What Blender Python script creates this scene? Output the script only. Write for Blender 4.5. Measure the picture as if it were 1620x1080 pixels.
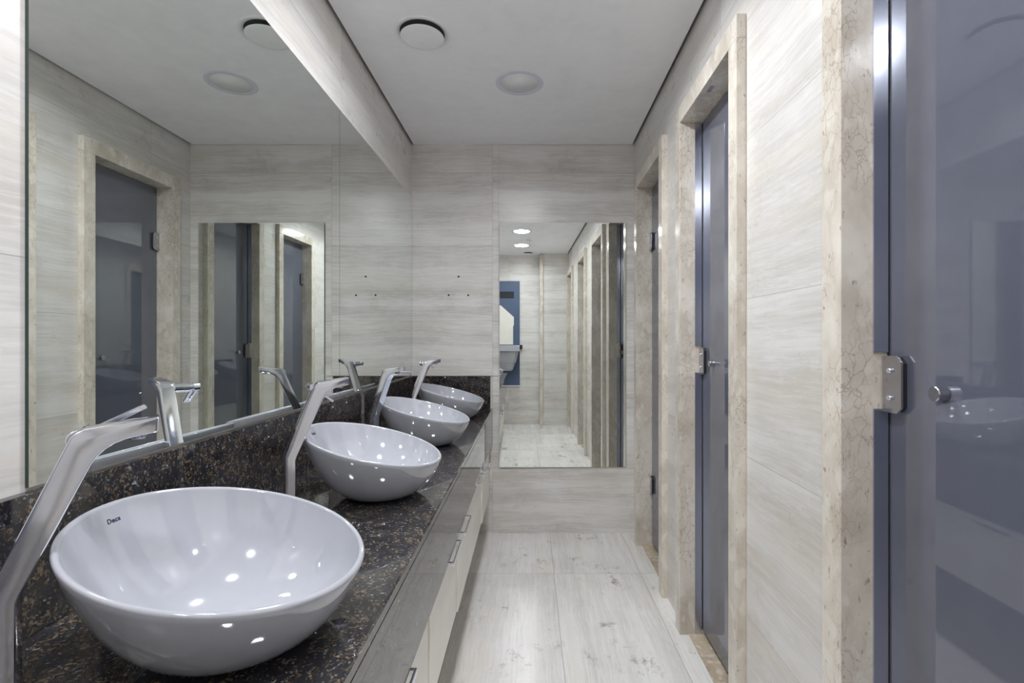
import bpy, bmesh, math, random
from mathutils import Vector, Matrix
random.seed(7)
S = bpy.context.scene
COL = S.collection
for o in list(bpy.data.objects):
    bpy.data.objects.remove(o)

# ------------------------------------------------------------------ camera, world, exposure
F_PX = 790.0
CAMZ = 1.2915
cd = bpy.data.cameras.new('camera')
cam = bpy.data.objects.new('camera', cd)
COL.objects.link(cam)
cd.sensor_width = 36.0
cd.lens = F_PX / 1620 * 36
cd.shift_x = -28 / 1620
cd.shift_y = -2 / 1620
cd.clip_start = 0.02
cam.location = (0, 0, CAMZ)
cam.rotation_euler = (math.radians(90), 0, 0)
S.camera = cam
w = bpy.data.worlds.new('world')
S.world = w
w.use_nodes = True
w.node_tree.nodes['Background'].inputs[0].default_value = (0.6, 0.65, 0.7, 1)
w.node_tree.nodes['Background'].inputs[1].default_value = 0.02
S.view_settings.view_transform = 'Standard'
S.view_settings.look = 'None'
S.view_settings.gamma = 1
S.view_settings.use_curve_mapping = False
S.view_settings.exposure = 1.82
LAMP = 9.0                                   # radiance of the lit diffuser seen directly
LAMP_W, SPREAD = 3.0, 165                    # power and beam spread of each panel
S.cycles.max_bounces = 14
S.cycles.glossy_bounces = 10
S.cycles.diffuse_bounces = 8

# ------------------------------------------------------------------ room dimensions (metres)
H = 2.60
XL = -0.792
YF = 3.345
CT = 0.834            # counter top height
XC = -0.25            # counter front
RW0, RWS = 0.6655, 0.0105   # right wall: x = RW0 + RWS*y
def rwx(y): return RW0 + RWS * y

# ------------------------------------------------------------------ node helpers
class NT:
    def __init__(s, name):
        s.m = bpy.data.materials.new(name); s.m.use_nodes = True
        s.t = s.m.node_tree; s.n = s.t.nodes; s.l = s.t.links
        s.b = s.n['Principled BSDF']
    def node(s, kind, **kw):
        n = s.n.new(kind)
        for k, v in kw.items(): setattr(n, k, v)
        return n
    def put(s, sock, v):
        if isinstance(v, bpy.types.NodeSocket): s.l.new(v, sock)
        elif v is not None:
            if hasattr(sock.default_value, '__len__') and not hasattr(v, '__len__'):
                sock.default_value = (v,) * len(sock.default_value)
            else: sock.default_value = v
    def math(s, op, a, b=None, c=None, clamp=False):
        n = s.node('ShaderNodeMath', operation=op, use_clamp=clamp)
        s.put(n.inputs[0], a)
        if b is not None: s.put(n.inputs[1], b)
        if c is not None: s.put(n.inputs[2], c)
        return n.outputs[0]
    def vmath(s, op, a, b):
        n = s.node('ShaderNodeVectorMath', operation=op)
        s.put(n.inputs[0], a); s.put(n.inputs[1], b)
        return n.outputs[0]
    def xyz(s, x, y, z):
        n = s.node('ShaderNodeCombineXYZ')
        for i, v in enumerate((x, y, z)): s.put(n.inputs[i], v)
        return n.outputs[0]
    def coords(s):
        n = s.node('ShaderNodeTexCoord'); sp = s.node('ShaderNodeSeparateXYZ')
        s.l.new(n.outputs['Object'], sp.inputs[0])
        return n.outputs['Object'], sp.outputs[0], sp.outputs[1], sp.outputs[2]
    def noise(s, vec, scale=1, detail=6, rough=.6, dist=0, color=False):
        n = s.node('ShaderNodeTexNoise')
        s.put(n.inputs['Vector'], vec)
        n.inputs['Scale'].default_value = scale; n.inputs['Detail'].default_value = detail
        n.inputs['Roughness'].default_value = rough; n.inputs['Distortion'].default_value = dist
        return n.outputs['Color'] if color else n.outputs[0]
    def voro(s, vec, scale, feature='F1', out='Distance'):
        n = s.node('ShaderNodeTexVoronoi', feature=feature)
        s.put(n.inputs['Vector'], vec); n.inputs['Scale'].default_value = scale
        return n.outputs[out]
    def ramp(s, v, pts):
        n = s.node('ShaderNodeValToRGB')
        e = n.color_ramp.elements
        while len(e) < len(pts): e.new(.5)
        for k, (p, c) in enumerate(pts):
            e[k].position = p
            e[k].color = (c, c, c, 1) if not hasattr(c, '__len__') else (*c, 1)
        s.put(n.inputs[0], v)
        return n.outputs[0]
    def mix(s, f, a, b, mode='MIX'):
        n = s.node('ShaderNodeMix', data_type='RGBA', blend_type=mode)
        s.put(n.inputs[0], f)
        s.put(n.inputs[6], (*a, 1) if isinstance(a, tuple) and len(a) == 3 else a)
        s.put(n.inputs[7], (*b, 1) if isinstance(b, tuple) and len(b) == 3 else b)
        return n.outputs[2]
    def set(s, **kw):
        nm = {'color': 'Base Color', 'rough': 'Roughness', 'metal': 'Metallic', 'ior': 'IOR',
              'coat': 'Coat Weight', 'coatr': 'Coat Roughness', 'coati': 'Coat IOR', 'spec': 'Specular IOR Level',
              'normal': 'Normal', 'em': 'Emission Color', 'ems': 'Emission Strength'}
        for k, v in kw.items():
            if isinstance(v, tuple) and len(v) == 3: v = (*v, 1)
            s.put(s.b.inputs[nm[k]], v)
        return s.m
    def bump(s, h, strength=.2, dist=.002):
        n = s.node('ShaderNodeBump')
        n.inputs['Strength'].default_value = strength; n.inputs['Distance'].default_value = dist
        s.put(n.inputs['Height'], h)
        return n.outputs[0]

def plain(name, col, rough=.5, **kw):
    t = NT(name)
    ob, x, y, z = t.coords()
    v = t.noise(ob, 9, 4, .6)
    c = t.mix(t.ramp(v, [(.3, 0), (.7, 1)]), tuple(c * .95 for c in col), tuple(min(1, c * 1.03) for c in col))
    return t.set(color=c, rough=rough, **kw)

def tile_mat(name, along, across, s_al, o_al, s_ac, o_ac, light=(.82, .80, .78), dark=(.65, .625, .595),
             rough=.28, grout=(.42, .39, .35), spots=False, gw=.0022):
    """travertine-look porcelain: grain runs along one axis, thin joints"""
    t = NT(name)
    ob, x, y, z = t.coords()
    ax = {'x': x, 'y': y, 'z': z}
    A, C = ax[along], ax[across]
    ra = t.math('DIVIDE', t.math('SUBTRACT', A, o_al), s_al)
    rc = t.math('DIVIDE', t.math('SUBTRACT', C, o_ac), s_ac)
    ia, ic = t.math('FLOOR', ra), t.math('FLOOR', rc)
    fa, fc = t.math('SUBTRACT', ra, ia), t.math('SUBTRACT', rc, ic)
    ja = t.math('LESS_THAN', fa, gw / s_al); jc = t.math('LESS_THAN', fc, gw / s_ac)
    joint = t.math('MAXIMUM', ja, jc)
    wn = t.node('ShaderNodeTexWhiteNoise'); t.put(wn.inputs[0], t.xyz(ia, ic, .37))
    rnd = wn.outputs[0]
    off = t.math('MULTIPLY', rnd, 23.0)
    warp = t.math('MULTIPLY', t.math('SUBTRACT', t.noise(t.xyz(A, C, off), 1.6, 3), .5), .06)
    C2 = t.math('ADD', C, warp)
    broad = t.noise(t.xyz(t.math('MULTIPLY', A, .6), t.math('MULTIPLY', C2, 11), off), 1.0, 4, .55)
    fine = t.noise(t.xyz(t.math('MULTIPLY', A, 5), t.math('MULTIPLY', C2, 95), off), 1.0, 6, .65)
    cloud = t.noise(t.xyz(A, C, off), 3.2, 5, .6)
    f = t.math('ADD', t.math('MULTIPLY', broad, .55), t.math('MULTIPLY', fine, .45))
    f = t.math('ADD', f, t.math('MULTIPLY', t.math('SUBTRACT', cloud, .5), .35))
    c = t.mix(t.ramp(f, [(.38, 0), (.58, 1)]), dark, light)
    # thin dark dashes and pits along the grain
    pit = t.noise(t.xyz(t.math('MULTIPLY', A, 26), t.math('MULTIPLY', C2, 190), off), 1.0, 3, .6)
    gate = t.noise(t.xyz(t.math('MULTIPLY', A, 3), t.math('MULTIPLY', C2, 14), off), 1.0, 3, .6)
    pm = t.math('MULTIPLY', t.ramp(pit, [(.68, 0), (.74, 1)]), t.ramp(gate, [(.52, 0), (.60, 1)]))
    c = t.mix(t.math('MULTIPLY', pm, .5), c, tuple(v * .45 for v in dark))
    vein = t.noise(t.xyz(t.math('MULTIPLY', A, 1.5), t.math('MULTIPLY', C2, 26), off), 1.0, 5, .7, .5)
    vm = t.ramp(t.math('ABSOLUTE', t.math('SUBTRACT', vein, .5)), [(0, 1), (.025, 0)])
    c = t.mix(t.math('MULTIPLY', vm, .45), c, tuple(min(1, v * 1.12) for v in light))
    warm = t.noise(t.xyz(t.math('MULTIPLY', A, 1.4), t.math('MULTIPLY', C2, 7), t.math('ADD', off, 3.3)), 1.0, 4, .6)
    c = t.mix(t.math('MULTIPLY', t.ramp(warm, [(.50, 0), (.66, 1)]), .32), c, (light[0] * .92, light[1] * .84, light[2] * .73))
    if spots:
        sp = t.noise(t.xyz(t.math('MULTIPLY', A, 13), t.math('MULTIPLY', C, 15), 1.7), 1.0, 9, .78)
        sg = t.noise(t.xyz(A, C, 4.2), 3.6, 2, .5)
        sm = t.math('MULTIPLY', t.ramp(sp, [(.53, 0), (.62, 1)]), t.ramp(sg, [(.54, 0), (.64, 1)]))
        c = t.mix(t.math('MULTIPLY', sm, .75), c, (.22, .17, .12))
    tint = t.math('ADD', t.math('MULTIPLY', rnd, .06), .97)
    c = t.mix(1.0, c, t.xyz(tint, tint, tint), 'MULTIPLY')
    c = t.mix(t.math('MULTIPLY', joint, .75), c, grout)
    r = t.math('ADD', t.math('MULTIPLY', cloud, .14), rough - .06)
    h = t.math('SUBTRACT', t.math('MULTIPLY', fine, .25), joint)
    return t.set(color=c, rough=r, normal=t.bump(h, .25, .0012), ior=1.5)

def marble_mat(name, a=(.79, .73, .65), b=(.58, .515, .435), rough=.16, k=1.0):
    t = NT(name)
    ob, x, y, z = t.coords()
    v = t.xyz(x, y, t.math('MULTIPLY', z, .6))
    n1 = t.noise(v, 7 * k, 6, .6, .6, color=True)
    wv = t.vmath('ADD', v, t.vmath('MULTIPLY', n1, (.09, .09, .09)))
    m = t.noise(wv, 6 * k, 8, .62, .4)
    c = t.mix(t.ramp(m, [(.36, 0), (.60, 1)]), b, a)
    d = t.voro(wv, 48 * k, 'DISTANCE_TO_EDGE')
    g = t.noise(wv, 5 * k, 3)
    crack = t.math('MULTIPLY', t.ramp(d, [(0, 1), (.05, 0)]), t.ramp(g, [(.46, 0), (.62, 1)]))
    c = t.mix(t.math('MULTIPLY', crack, .6), c, (.27, .20, .14))
    bl = t.voro(wv, 24 * k, 'SMOOTH_F1')
    c = t.mix(t.math('MULTIPLY', t.ramp(bl, [(.22, 1), (.33, 0)]), .45), c, (.86, .82, .74))
    pit = t.noise(t.xyz(t.math('MULTIPLY', x, 55), t.math('MULTIPLY', y, 55), t.math('MULTIPLY', z, 24)), 1.6, 4, .6)
    c = t.mix(t.math('MULTIPLY', t.ramp(pit, [(.63, 0), (.70, 1)]), .65), c, (.22, .165, .12))
    return t.set(color=c, rough=rough, ior=1.5)

def granite_mat(name):
    t = NT(name)
    ob, x, y, z = t.coords()
    wv = t.vmath('ADD', ob, t.vmath('MULTIPLY', t.noise(ob, 30, 3, color=True), (.014, .014, .014)))
    cell = t.node('ShaderNodeTexVoronoi', feature='F1')
    t.put(cell.inputs['Vector'], wv); cell.inputs['Scale'].default_value = 290
    sp = t.node('ShaderNodeSeparateColor'); t.l.new(cell.outputs['Color'], sp.inputs[0])
    cl = t.noise(wv, 38, 5, .65, .8)
    gold = t.math('MULTIPLY', t.ramp(sp.outputs[0], [(.55, 0), (.92, 1)]), t.ramp(cl, [(.43, 0), (.60, 1)]))
    silver = t.math('MULTIPLY', t.ramp(sp.outputs[1], [(.90, 0), (.99, 1)]), t.ramp(t.noise(wv, 60, 3), [(.46, 0), (.6, 1)]))
    base = t.mix(t.ramp(t.noise(wv, 22, 6, .65), [(.35, 0), (.65, 1)]), (.005, .006, .012), (.028, .028, .034))
    c = t.mix(t.math('MULTIPLY', gold, .9), base, (.25, .18, .10))
    c = t.mix(t.math('MULTIPLY', silver, .75), c, (.42, .42, .42))
    return t.set(color=c, rough=.03, ior=2.0)

def metal_mat(name, col=(.86, .88, .96), rough=.09, scratch=.04):
    t = NT(name)
    ob, x, y, z = t.coords()
    n = t.noise(t.xyz(t.math('MULTIPLY', x, 40), t.math('MULTIPLY', y, 40), t.math('MULTIPLY', z, 8)), 3, 4)
    return t.set(color=col, metal=1.0, rough=t.math('ADD', t.math('MULTIPLY', n, scratch), rough))

M = {}
M['wall_y'] = tile_mat('travertine wall tile lengthwise', 'y', 'z', 1.2, 2.1, .495, .43)
M['wall_ry'] = tile_mat('travertine wall tile right', 'y', 'z', 1.2, 1.79, .495, .43, light=(.755, .735, .715), dark=(.61, .58, .545))
M['wall_x'] = tile_mat('travertine wall tile crosswise', 'x', 'z', 1.2, -.25, .495, .43, light=(.79, .77, .75), dark=(.58, .555, .53))
M['floor'] = tile_mat('travertine floor tile', 'y', 'x', .98, 2.765, .48, .133, light=(.86, .845, .83), dark=(.70, .675, .65), rough=.24, spots=True, grout=(.25, .22, .19))
M['marble'] = marble_mat('beige marble')
M['marble_step'] = marble_mat('brown beige marble step', (.62, .52, .39), (.42, .34, .25), .12, 1.3)
M['granite'] = granite_mat('black granite with gold flecks')
M['ceramic'] = plain('white glazed ceramic', (.47, .48, .53), .08, ior=1.6, coat=.6, coatr=.02)
M['chrome'] = metal_mat('polished chrome')
M['steel'] = metal_mat('brushed steel', (.50, .50, .54), .2, .08)
M['alu'] = metal_mat('anodised aluminium', (.62, .65, .76), .16, .05)
M['ceiling'] = plain('matt white ceiling paint', (.95, .95, .975), .75)
M['dark'] = plain('painted recess shade', (.03, .03, .035), .8)  # near-black colour stands for the shade inside gaps and recesses
M['lacquer'] = plain('cream lacquer', (.88, .85, .78), .3)
M['carcass'] = plain('cream board', (.60, .56, .50), .5)
M['plastic'] = plain('white plastic', (.90, .90, .92), .35)
M['ring'] = plain('pale grey plastic ring', (.74, .74, .84), .5)
M['blue'] = plain('slate blue paint', (.085, .125, .215), .4)
M['rubber'] = plain('black gasket', (.02, .02, .02), .6)
M['print'] = plain('dark blue print', (.03, .035, .09), .4)
M['glass_door'] = plain('slate grey glossy door laminate', (.125, .134, .178), .03, ior=2.05)
M['edge'] = plain('mirror glass edge', (.05, .075, .07), .15)
t = NT('silvered mirror'); M['mirror'] = t.set(color=(.84, .87, .845), metal=1.0, rough=0.0)
t = NT('lit light panel'); M['lit'] = t.set(color=(.9, .9, .9), rough=.4, em=(.93, .96, 1.0), ems=LAMP)

# ------------------------------------------------------------------ mesh helpers
def box(bm, x0, x1, y0, y1, z0, z1, bev=0, seg=2, mat=0):
    vs = [bm.verts.new((x, y, z)) for x in (x0, x1) for y in (y0, y1) for z in (z0, z1)]
    q = [(0, 1, 3, 2), (4, 6, 7, 5), (0, 4, 5, 1), (2, 3, 7, 6), (0, 2, 6, 4), (1, 5, 7, 3)]
    fs = []
    for a in q:
        f = bm.faces.new([vs[i] for i in a]); f.material_index = mat; fs.append(f)
    if bev:
        es = list({e for f in fs for e in f.edges})
        bmesh.ops.bevel(bm, geom=es, offset=bev, segments=seg, profile=.6, affect='EDGES')
    return fs
def cyl(bm, p0, p1, r0, r1=None, n=32, bev=0):
    r1 = r0 if r1 is None else r1
    p0, p1 = Vector(p0), Vector(p1); d = (p1 - p0).normalized()
    u = d.orthogonal().normalized(); v = d.cross(u)
    prof = [(0, r0), (1, r1)]
    L = (p1 - p0).length
    if bev: prof = [(0, r0 - bev), (bev / L, r0), (1 - bev / L, r1), (1, r1 - bev)]
    rings = []
    for tt, r in prof:
        c = p0.lerp(p1, tt)
        rings.append([bm.verts.new(c + (u * math.cos(2 * math.pi * k / n) + v * math.sin(2 * math.pi * k / n)) * r) for k in range(n)])
    for a, b in zip(rings, rings[1:]):
        for k in range(n):
            f = bm.faces.new([a[k], a[(k + 1) % n], b[(k + 1) % n], b[k]]); f.smooth = True
    bm.faces.new(rings[0][::-1]); bm.faces.new(rings[-1])
def lathe(bm, prof, n=64, cx=0, cy=0, close=True):
    """prof: (r, z) list around a vertical axis"""
    rings = []
    for r, z in prof:
        if r < 1e-6: rings.append([bm.verts.new((cx, cy, z))])
        else: rings.append([bm.verts.new((cx + r * math.cos(2 * math.pi * k / n), cy + r * math.sin(2 * math.pi * k / n), z)) for k in range(n)])
    for a, b in zip(rings, rings[1:]):
        for k in range(n):
            j = (k + 1) % n
            vs = [a[0] if len(a) == 1 else a[k]]
            if len(a) > 1: vs.append(a[j])
            if len(b) > 1: vs.append(b[j])
            vs.append(b[0] if len(b) == 1 else b[k])
            f = bm.faces.new(vs); f.smooth = True
def obj(name, bm, mat, parent=None, smooth=None):
    bmesh.ops.recalc_face_normals(bm, faces=bm.faces[:])
    me = bpy.data.meshes.new(name); bm.to_mesh(me); bm.free()
    for m in (mat if isinstance(mat, (list, tuple)) else [mat]): me.materials.append(m)
    if smooth:
        for p in me.polygons: p.use_smooth = True
        me.set_sharp_from_angle(angle=math.radians(smooth))
    o = bpy.data.objects.new(name, me); COL.objects.link(o)
    if parent: o.parent = parent
    return o
def empty(name, loc=(0, 0, 0), rz=0):
    o = bpy.data.objects.new(name, None); COL.objects.link(o)
    o.location = loc; o.rotation_euler = (0, 0, rz); o.empty_display_size = .05
    return o
def tag(o, label=None, cat=None, group=None, kind=None):
    if label: o['label'] = label
    if cat: o['category'] = cat
    if group: o['group'] = group
    if kind: o['kind'] = kind
    return o
def B(): return bmesh.new()

# ------------------------------------------------------------------ room shell
bm = B(); box(bm, -.9, .95, -1.3, 3.45, -.08, 0)
tag(obj('floor', bm, M['floor']), 'pale travertine-look tiles with grain running away and thin dark joints', 'floor', kind='structure')

bm = B()   # ceiling board with a shadow gap at the walls
pts = [(XL + .016, -1.15), (rwx(-1.15) - .016, -1.15), (rwx(3.33) - .016, 3.338), (XL + .016, 3.338)]
lo = [bm.verts.new((x, y, H)) for x, y in pts]; hi = [bm.verts.new((x, y, H + .014)) for x, y in pts]
bm.faces.new(lo[::-1]); bm.faces.new(hi)
for i in range(4): bm.faces.new([lo[i], lo[(i + 1) % 4], hi[(i + 1) % 4], hi[i]])
ceil = tag(obj('ceiling', bm, M['ceiling']), 'flat white plasterboard ceiling with a dark shadow gap along the walls', 'ceiling', kind='structure')
bm = B(); box(bm, -.9, .95, -1.3, 3.45, 2.72, 2.78); obj('plenum_slab', bm, M['dark'], ceil)

bm = B(); box(bm, XL - .1, XL, -1.3, 3.45, 0, 2.72)
tag(obj('wall_left', bm, M['wall_y']), 'pale travertine tiled wall behind the basins and long mirror', 'wall', kind='structure')
bm = B(); box(bm, XL, .95, YF, YF + .1, 0, 2.72)
tag(obj('wall_far', bm, M['wall_x']), 'grey beige tiled end wall around the tall mirror', 'wall', kind='structure')
bm = B(); box(bm, XL, .22, -1.15, -1.03, 0, 2.72)
rear = tag(obj('wall_rear', bm, M['wall_x']), 'tiled wall behind the camera, seen in the tall mirror', 'wall', kind='structure')
bm = B(); box(bm, .221, .95, -1.0, -.88, 0, 2.72)
tag(obj('wall_rear_right', bm, M['wall_x']), 'tiled wall behind the camera on the doorway side', 'wall', kind='structure')
bm = B(); box(bm, .222, .275, -.8795, -.862, 0, 2.595, .003)
tag(obj('trim_1', bm, M['marble']), 'beige marble corner strip on the wall seen in the tall mirror', 'trim', kind='structure')

DOORS = [(.4165, 1.1065, 'far'), (1.573, 2.259, 'far'), (2.501, 3.204, 'near'), (-.865, -.19, 'far')]
HEAD = 2.322
bm = B()
us = sorted([(a, b) for a, b, _ in DOORS]); u = -1.3
for a, b in us:
    box(bm, 0, .13, u, a, 0, 2.72); box(bm, 0, .13, a, b, HEAD, 2.72); u = b
box(bm, 0, .13, u, 3.36, 0, 2.72)
bmesh.ops.remove_doubles(bm, verts=bm.verts[:], dist=1e-5)
wr = obj('wall_right', bm, M['wall_ry']); wr.location = (RW0, 0, 0); wr.rotation_euler = (0, 0, -RWS)
tag(wr, 'pale travertine tiled wall with the cubicle doorways', 'wall', kind='structure')

def plate(bm, x0, x1, ya, yb, z0, z1, ch=.012):
    """plate lying on the leaf, its far corners (at yb) clipped"""
    s = 1 if yb > ya else -1
    ring = [(ya, z0), (yb - s * ch, z0), (yb, z0 + ch), (yb, z1 - ch), (yb - s * ch, z1), (ya, z1)]
    a = [bm.verts.new((x0, y, z)) for y, z in ring]; b = [bm.verts.new((x1, y, z)) for y, z in ring]
    bm.faces.new(a); bm.faces.new(b[::-1])
    for i in range(6): bm.faces.new([a[i], a[(i + 1) % 6], b[(i + 1) % 6], b[i]])

def fitting(name, root, ya, yb, z0, z1):
    bm = B(); plate(bm, .0535, .0575, ya, yb, z0, z1); h = obj(name, bm, M['steel'], root)
    s = 1 if yb > ya else -1
    bm = B(); plate(bm, .0575, .0675, ya, yb - s * .003, z0 + .003, z1 - .003); obj('gasket', bm, M['rubber'], h)
    for k in (.26, .74):
        zz = z0 + (z1 - z0) * k; yy = ya + (yb - ya) * .42
        bm = B(); cyl(bm, (.0540, yy, zz), (.0485, yy, zz), .0058, .0048, 20); obj('rivet', bm, M['chrome'], h)
    return h

def doorway(n, u0, u1, lock, label):
    W = .07; w = u1 - u0
    r = empty('door_%d' % n, (rwx(u0), u0, 0), -RWS)
    tag(r, label, 'door', kind='structure')
    zi = HEAD - .077
    for y0, y1 in ((0, W), (w - W, w)):
        bm = B(); box(bm, -.03, .125, y0 + .0005, y1 - .0005, 0.0, zi, .0018); obj('marble_jamb', bm, M['marble'], r)
    bm = B(); box(bm, -.03, .125, .0005, w - .0005, zi, HEAD - .0005, .0018); obj('marble_lintel', bm, M['marble'], r)
    bm = B(); box(bm, .008, .128, W, w - W, 0, .006, .001); obj('threshold', bm, M['marble_step'], r)
    bm = B(); box(bm, .068, .078, W + .004, w - W - .004, .028, zi - .006, .0008); obj('door_leaf', bm, M['glass_door'], r)
    # aluminium stop on the lock side, cut away around the lock plate
    ys, d = (w - W, -1) if lock == 'far' else (W, 1)
    yh = W if lock == 'far' else w - W
    a, b = sorted((ys, ys + d * .004))
    bm = B(); box(bm, .035, .0645, a, b, 0.006, 1.150); box(bm, .035, .0645, a, b, 1.267, zi)
    obj('aluminium_stop', bm, M['alu'], r)
    a, b = sorted((ys + d * .001, ys + d * .0035))
    bm = B(); box(bm, .0645, .068, a, b, .028, zi - .006); obj('gap_shade', bm, M['rubber'], r)  # black strip painted in for the shade between stop and leaf
    fitting('lock_plate', r, ys + d * .004, ys + d * .055, 1.145, 1.260)
    bm = B(); cyl(bm, (.068, ys + d * .143, 1.1956), (.047, ys + d * .143, 1.1956), .0125, .0135, 36, .0015)
    obj('door_knob', bm, M['steel'], r, 35)
    for z0 in (.335, 1.852):
        fitting('hinge', r, yh - d * .001, yh - d * .050, z0, z0 + .11)
    return r
D = [doorway(k + 1, *DOORS[k], lab) for k, lab in enumerate([
    'nearest slate grey cubicle door in a beige marble frame',
    'middle slate grey cubicle door in a marble frame on the right wall',
    'farthest slate grey cubicle door in a marble frame beside the end wall',
    'cubicle door behind the camera, seen small in the tall mirror'])]
# small striker plate under the middle lintel
bm = B(); box(bm, -.008, .008, .30, .345, HEAD - .0785, HEAD - .0765, .0006); obj('striker_plate', bm, M['steel'], D[1])

# ------------------------------------------------------------------ far cladding above the stone upstand
bm = B(); box(bm, XL, -.209, YF - .007, YF, 1.054, 2.60, .0006)
clad = tag(obj('trim_2', bm, M['wall_x']), 'raised tile panel above the black upstand on the end wall', 'wall panel', kind='structure')
for px, py in ((725.5, 437.3), (709.8, 466.6), (740.7, 466.8)):
    yy = YF - .007
    x = (px - 838) * yy / F_PX; z = CAMZ + (538 - py) * yy / F_PX
    bm = B(); cyl(bm, (x, yy + .002, z), (x, yy - .002, z), .0075, .006, 16); obj('drill_hole_shade', bm, M['print'], clad)  # dark stubs stand in for the shade inside drill holes

# ------------------------------------------------------------------ mirrors
def mirror_pane(name, x0, x1, y0, y1, z0, z1, face):
    bm = B(); fs = box(bm, x0, x1, y0, y1, z0, z1)
    bm.normal_update()
    for f in bm.faces: f.material_index = 1
    key = {'+x': lambda f: f.calc_center_median().x, '-y': lambda f: -f.calc_center_median().y}[face]
    max(bm.faces, key=key).material_index = 0
    return obj(name, bm, [M['mirror'], M['edge']])
MB, MT = 1.060, 2.246
o = mirror_pane('wall_mirror', XL, XL + .006, .7835, 2.064, MB, MT, '+x')
tag(o, 'wide frameless mirror pane above the first three basins', 'mirror')
o = mirror_pane('wall_mirror', XL, XL + .006, 2.0665, 3.336, MB, MT, '+x')
tag(o, 'frameless mirror pane in the far corner above the farthest basin', 'mirror')
o = mirror_pane('wall_mirror', -.201, .6436, -.006, 0, .4447, 2.075, '-y')
tag(o, 'tall narrow frameless mirror hung on the end wall', 'mirror')
o.location = (0, YF - .0062, 0); o.rotation_euler = (0, 0, math.radians(.48))
o.location.x = 0; o.location.y = YF - .0062

# ------------------------------------------------------------------ stone upstands and counter
bm = B(); box(bm, XL + .001, XL + .020, -.35, YF, CT, 1.0545, .0015)
tag(obj('stone_upstand', bm, M['granite']), 'long black granite upstand running under the mirror behind the basins', 'upstand')
bm = B(); box(bm, XL + .0205, -.262, YF - .021, YF, CT, 1.0535, .0015)
tag(obj('stone_upstand', bm, M['granite']), 'short black granite upstand on the end wall behind the last basin', 'upstand')
ct = empty('countertop', (XL + .001, -.35, CT)); tag(ct, 'long black speckled granite countertop carrying the four basins', 'countertop')
bm = B(); box(bm, 0, XC - XL - .001, 0, YF + .35, -.022, 0, .003, 1); obj('slab', bm, M['granite'], ct)
bm = B(); box(bm, XC - XL - .019, XC - XL - .0014, 0, YF + .35, -.234, -.0225, .0008); tag(obj('apron', bm, M['granite'], ct), 'polished granite front apron')

def cabinet(y0, y1, split, outs, label):
    w = y1 - y0; xf = -.262
    r = empty('vanity_cabinet', (XL, y0, .315)); tag(r, label, 'cabinet', 'wall hung cabinets under the counter')
    D_ = xf - XL - .018
    z1 = CT - .236 - .315
    bm = B()
    box(bm, .0, D_, .001, .018, 0, .49); box(bm, 0, D_, w - .018, w - .001, 0, .49)
    box(bm, 0, D_, .018, w - .018, 0, .018); box(bm, 0, .012, .018, w - .018, .018, .49)
    obj('carcass', bm, M['carcass'], r)
    for k in range(2):
        a, b = (.0015, split - .002) if k == 0 else (split + .002, w - .0015); o_ = outs[k]
        bm = B(); box(bm, D_ + .0005, D_ + .018 + o_, a, b, -.003, z1, .0012); d = obj('cabinet_door', bm, M['lacquer'], r)
        c0, c1 = (b - .215, b - .030) if k == 0 else (a + .030, a + .215)
        bm = B(); zz = z1 - .018
        xo = D_ + .018 + o_
        box(bm, xo + .019, xo + .025, c0, c1, zz - .006, zz + .006, .0008)
        box(bm, xo, xo + .0195, c0, c0 + .010, zz - .006, zz + .006, .0008)
        box(bm, xo, xo + .0195, c1 - .010, c1, zz - .006, zz + .006, .0008)
        obj('handle', bm, M['chrome'], d)
    return r
cabinet(.40, 1.318, .46, (-.008, -.005), 'cream wall-hung vanity cabinet nearest the camera, cut off by the frame')
cabinet(1.318, 2.237, .481, (-.002, .003), 'cream two-door vanity cabinet in the middle of the row under the counter')
cabinet(2.237, 3.12, .433, (.003, .0075), 'farthest cream two-door vanity cabinet of the row')
bm = B(); box(bm, XL, -.285, 3.122, YF - .001, .315, CT - .023, .001)
tag(obj('filler_panel', bm, M['carcass']), 'narrow cream filler panel between the last cabinet and the end wall', 'panel')

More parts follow.
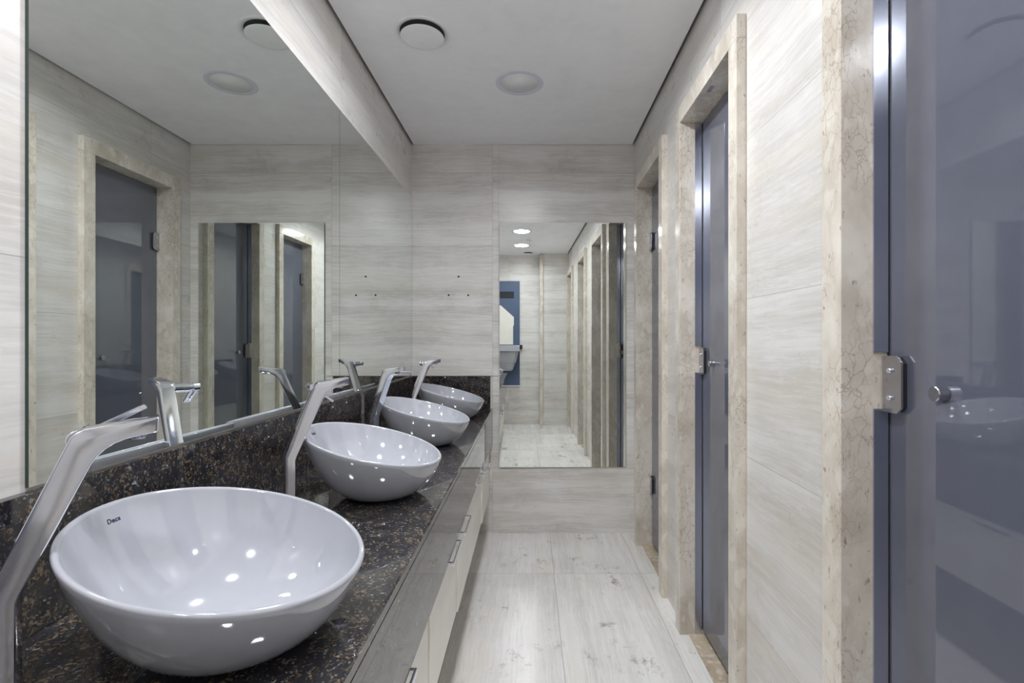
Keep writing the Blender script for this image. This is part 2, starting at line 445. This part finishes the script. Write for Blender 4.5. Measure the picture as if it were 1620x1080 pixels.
# ------------------------------------------------------------------ basins
RR, RCX, RZ = .205, -.464, .155          # rim radius, centre x, centre height over the counter
BX, RB = -.440, .062                     # foot centre x, foot radius
PH = math.radians(64)
def bowl_pt(a, t, inner=0.0):
    """a azimuth, t 0 foot .. 1 rim; coordinates relative to the foot centre"""
    R = RR - inner
    rx, ry = (RCX - BX) + R * math.cos(a) * .970, R * math.sin(a)
    rz = RZ - .254 * (R * math.cos(a) * .970)
    fb = RB - inner * .2
    g = math.sin(PH * t) / math.sin(PH); h = (1 - math.cos(PH * t)) / (1 - math.cos(PH))
    x = fb * math.cos(a) * (1 - g) + rx * g; y = fb * math.sin(a) * (1 - g) + ry * g
    z0 = inner * 1.3
    return Vector((x, y, z0 + (rz - z0) * h))
def basin(yc, label, logo=True):
    r = empty('vessel_basin', (BX, yc, CT)); tag(r, label, 'basin', 'slanted white basins on the counter')
    bm = B(); N = 112; T = 26; rings = []
    TH = .0095
    prof = [bowl_pt] 
    def ring(fn): rings.append([bm.verts.new(fn(2 * math.pi * k / N)) for k in range(N)])
    for i in range(T + 1): ring(lambda a, i=i: bowl_pt(a, i / T * .985))
    for ang in (30, 60, 90, 120, 150):        # rounded lip
        def lip(a, ang=ang):
            o_, i_ = bowl_pt(a, .985), bowl_pt(a, .985, TH)
            m = (o_ + i_) / 2; h = (o_ - i_) / 2
            return m + h * math.cos(math.radians(ang)) + Vector((0, 0, .0048 * math.sin(math.radians(ang))))
        ring(lip)
    for i in range(T + 1): ring(lambda a, i=i: bowl_pt(a, .985 * (1 - i / T), TH))
    for p, q in zip(rings, rings[1:]):
        for k in range(N):
            bm.faces.new([p[k], p[(k + 1) % N], q[(k + 1) % N], q[k]])
    for rg, ins in ((rings[0], 0), (rings[-1], TH)):
        c = bm.verts.new((0, 0, ins * 1.3 - (.0015 if ins else 0)))
        for k in range(N): bm.faces.new([rg[k], rg[(k + 1) % N], c])
    obj('bowl', bm, M['ceramic'], r, 70)
    bm = B(); lathe(bm, [(0, .0145), (.018, .0145), (.021, .0135), (.021, .012)], 40)
    bm.verts.ensure_lookup_table(); obj('drain', bm, M['chrome'], r)
    if logo:
        a0, t0 = LOGO
        p = bowl_pt(a0, t0, TH)
        du = (bowl_pt(a0 - .01, t0, TH) - p).normalized()
        dv = (bowl_pt(a0, t0 + .01, TH) - p).normalized()
        nn = du.cross(dv).normalized(); dv = nn.cross(du)
        cu = bpy.data.curves.new('logo', 'FONT'); cu.body = 'Deca'; cu.size = .0105; cu.extrude = .00012
        cu.align_x = 'CENTER'; cu.align_y = 'CENTER'; cu.space_character = 1.1
        cu.offset = .0002
        tmp = bpy.data.objects.new('tmp', cu); COL.objects.link(tmp)
        dg = bpy.context.evaluated_depsgraph_get()
        me = bpy.data.meshes.new_from_object(tmp.evaluated_get(dg)); bpy.data.objects.remove(tmp)
        sc = 1
        for v in me.vertices:
            q = p + du * v.co.x + dv * v.co.y
            v.co = q + nn * (.0006 + v.co.z)
        me.name = 'logo'; me.materials.clear(); me.materials.append(M['print'])
        lo_ = bpy.data.objects.new('logo', me); COL.objects.link(lo_); lo_.parent = r
        tag(lo_, 'small dark printed brand lettering')
    return r
LOGO = (math.radians(178.5), .925)
YB = [.771, 1.489, 2.207, 2.918]
basin(YB[0], 'large white slanted ceramic basin nearest the camera')
basin(YB[1], 'white slanted ceramic basin second from the camera')
basin(YB[2], 'white slanted ceramic basin third from the camera')
basin(YB[3], 'farthest white ceramic basin, against the black end upstand')

# ------------------------------------------------------------------ taps
def smooth_poly(pts, it=2, hard=()):
    return pts
PROF = [(-.013, 0), (-.013, .150), (-.0105, .160), (.058, .327), (.0615, .335), (.067, .3405), (.075, .3445), (.150, .3535),
        (.1515, .3515), (.1505, .3345), (.148, .3325), (.130, .3300), (.116, .3270), (.105, .3225), (.0955, .3160),
        (.0885, .3085), (.0820, .2985), (.0160, .150), (.013, .140), (.013, 0)]
def tap(x, y, theta, lever, label):
    r = empty('basin_tap', (x, y, CT), theta); tag(r, label, 'tap', 'tall chrome taps beside the basins')
    hw = .0165
    bm = B()
    a = [bm.verts.new((s, -hw, z)) for s, z in PROF]; b = [bm.verts.new((s, hw, z)) for s, z in PROF]
    f1 = bm.faces.new(a); f2 = bm.faces.new(b[::-1]); n = len(PROF)
    for i in range(n): bm.faces.new([a[i], a[(i + 1) % n], b[(i + 1) % n], b[i]])
    bmesh.ops.recalc_face_normals(bm, faces=bm.faces[:])
    es = [e for e in bm.edges if (f1 in e.link_faces or f2 in e.link_faces) and not (e.verts[0].co.z < .001 and e.verts[1].co.z < .001)]
    bmesh.ops.bevel(bm, geom=es, offset=.0035, segments=3, profile=.6, affect='EDGES', clamp_overlap=True)
    obj('tap_body', bm, M['chrome'], r, 28)
    bm = B(); cyl(bm, (0, 0, 0), (0, 0, .003), .021, .019, 36); obj('base_ring', bm, M['chrome'], r)
    bm = B(); cyl(bm, (.128, 0, .3300), (.128, 0, .3245), .010, .010, 28); obj('aerator', bm, M['steel'], r)
    cs, cz = .066, .326
    bm = B(); cyl(bm, (cs, hw - .002, cz), (cs, hw + .038, cz), .0135, .0135, 36, .0012)
    cyl(bm, (cs, hw + .038, cz), (cs, hw + .046, cz), .0095, .0095, 28)
    cyl(bm, (cs, hw + .046, cz), (cs, hw + .062, cz), .0125, .0115, 32, .001)
    hb = obj('handle_barrel', bm, M['chrome'], r, 35)
    # flat lever with two rails, pivoting on the barrel end
    bm = B()
    box(bm, .004, .070, -.009, -.003, -.0036, .0036, .0012); box(bm, .004, .070, .003, .009, -.0036, .0036, .0012)
    box(bm, .068, .076, -.009, .009, -.0036, .0036, .0012); box(bm, -.004, .014, -.007, .007, -.003, .003, .001)
    lv = obj('lever', bm, M['chrome'], hb)
    lv.location = (cs, hw + .054, cz); lv.rotation_euler = (0, -math.radians(lever[0]), math.radians(lever[1]))
    return r
D2R = math.radians
tap(-.637, .605, D2R(35), (27, 0), 'nearest tall chrome tap with a raised lever, leaning over the first basin')
tap(-.637, 1.323, D2R(35), (-37, 0), 'tall chrome tap with a lowered lever beside the second basin')
tap(-.637, 2.041, D2R(-28), (0, 0), 'tall chrome tap beside the third basin, swivelled towards the camera')
tap(-.640, 2.744, D2R(28), (-20, 0), 'farthest tall chrome tap beside the last basin')

# ------------------------------------------------------------------ ceiling fittings
def panel_light(x, y, lit, label):
    r = empty('ceiling_light', (x, y, H)); tag(r, label, 'ceiling light', 'round ceiling panel lights')
    bm = B(); lathe(bm, [(.122, 0), (.122, -.0012), (.1205, -.0022), (.0975, -.0022), (.096, -.0014), (.096, 0)], 96)
    obj('trim_ring', bm, M['ring'], r)
    bm = B(); lathe(bm, [(0, -.0016), (.096, -.0016), (.096, -.0004), (0, -.0004)], 96)
    obj('diffuser', bm, M['lit'] if lit else M['plastic'], r)
    if lit:
        ld = bpy.data.lights.new('panel_lamp', 'AREA'); ld.shape = 'DISK'; ld.size = .18
        ld.energy = LAMP_W * lit; ld.color = (.94, .97, 1.0); ld.spread = math.radians(SPREAD)
        lo = bpy.data.objects.new('panel_lamp', ld); COL.objects.link(lo); lo.parent = r; lo.location = (0, 0, -.004)
for y, lit, lab in ((2.545, 0, 'unlit round white panel light in the ceiling near the end wall'),
                    (1.72, 1.45, 'lit round ceiling panel light above the middle door, out of the frame'),
                    (.66, .72, 'lit round ceiling panel light seen nearer in the tall mirror'),
                    (-.23, .8, 'lit round ceiling panel light seen farther in the tall mirror')):
    panel_light(-.052, y, lit, lab)
def vent(x, y, r0, r1, label):
    r = empty('ceiling_vent', (x, y, H)); tag(r, label, 'vent', 'round ceiling air valves')
    bm = B(); lathe(bm, [(r0, 0), (r0, -.003), (r0 - .004, -.006), (r1 + .006, -.002), (r1 + .002, .004), (r1 + .002, -.0005)], 96)
    obj('collar', bm, M['plastic'], r)
    bm = B(); lathe(bm, [(0, .0), (r1 + .0022, .0), (r1 + .0022, -.0008), (0, -.0008)], 64); obj('dark_throat', bm, M['dark'], r)
    bm = B(); lathe(bm, [(0, -.024), (r1 * .8, -.0235), (r1 - .003, -.021), (r1, -.018), (r1 - .002, -.0165), (r1 * .6, -.015), (0, -.015)], 96)
    obj('valve_disc', bm, M['plastic'], r)
    bm = B(); cyl(bm, (0, 0, -.015), (0, 0, 0), .01, .01, 16); obj('spindle', bm, M['steel'], r)
vent(-.458, 2.13, .119, .092, 'round white air valve in the ceiling above the basins')
vent(.045, -.80, .085, .062, 'small round ceiling air valve by the rear wall, seen in the tall mirror')
r = empty('smoke_detector', (.025, .15, H)); tag(r, 'small white ceiling detector between the two lit lights, seen in the tall mirror', 'smoke detector')
bm = B(); lathe(bm, [(.05, 0), (.05, -.012), (.046, -.016), (0, -.016)], 48); obj('base', bm, M['plastic'], r)
bm = B(); lathe(bm, [(.034, -.016), (.03, -.034), (.026, -.038), (0, -.038)], 48); obj('sensor_head', bm, M['plastic'], r)

# ------------------------------------------------------------------ blue hatch and wall basin on the rear wall (seen in the tall mirror)
yw = -1.029
r = empty('access_hatch', (-.34, yw, .60)); tag(r, 'slate blue access hatch on the rear wall, seen in the tall mirror', 'hatch')
bm = B(); box(bm, -.26, .26, 0, .022, 0, 1.60, .003)
obj('hatch_panel', bm, M['blue'], r)
bm = B()
box(bm, -.172, .172, .022, .024, 1.335, 1.435, .0006); obj('slot_shade', bm, M['dark'], r)  # raised dark sheet painted as the shade inside the slot
bm = B(); box(bm, -.175, .175, .022, .030, 1.436, 1.446, .001); obj('slot_lip', bm, M['blue'], r)
bm = B(); box(bm, -.26, .26, 0, .026, -.014, -.001, .001); tag(obj('bottom_trim', bm, M['plastic'], r), 'pale bottom trim')
bm = B()
ring = [(-.255, 0), (.158, 0), (.158, .28), (.170, .30), (.170, .42), (-.03, .60), (-.255, .60)]
a = [bm.verts.new((x, 0, z)) for x, z in ring]; b = [bm.verts.new((x, .012, z)) for x, z in ring]
bm.faces.new(a); bm.faces.new(b[::-1])
for i in range(len(ring)): bm.faces.new([a[i], a[(i + 1) % len(ring)], b[(i + 1) % len(ring)], b[i]])
o = obj('splash_panel', bm, M['lacquer']); o.location = (-.34, yw + .0225, 1.225)
tag(o, 'cream splash panel with a clipped corner on the blue hatch', 'splash panel')
r = empty('wall_basin', (-.34, yw + .023, .83)); tag(r, 'white wall-hung basin in front of the blue hatch, seen in the tall mirror', 'basin')
bm = B()
secs = [(0.0, .14, .16), (.02, .155, .19), (.12, .19, .25), (.13, .205, .26), (.30, .245, .32)]
loops = []
for z, hw_, dp in secs:
    loops.append([bm.verts.new((x, y, z)) for x, y in ((-hw_, 0), (hw_, 0), (hw_, dp * .8), (hw_ * .82, dp), (-hw_ * .82, dp), (-hw_, dp * .8))])
for p, q in zip(loops, loops[1:]):
    for k in range(6): bm.faces.new([p[k], p[(k + 1) % 6], q[(k + 1) % 6], q[k]])
bm.faces.new(loops[0][::-1]); bm.faces.new(loops[-1])
obj('basin_body', bm, M['ceramic'], r)
bm = B(); 
box(bm, -.26, .26, 0, .05, .30, .385, .004); box(bm, -.26, .26, .31, .35, .30, .385, .004)
box(bm, -.26, -.22, .05, .31, .30, .385, .004); box(bm, .22, .26, .05, .31, .30, .385, .004)
obj('rim', bm, M['ceramic'], r)
r = empty('soap_dispenser', (-.06, yw, 1.16)); tag(r, 'small black wall dispenser beside the wall-hung basin rim', 'dispenser')
bm = B(); box(bm, -.02, .02, 0, .04, 0, .06, .006); obj('dispenser_body', bm, M['rubber'], r)
bm = B(); box(bm, -.006, .006, .04, .055, .01, .022, .002); obj('nozzle', bm, M['rubber'], r)
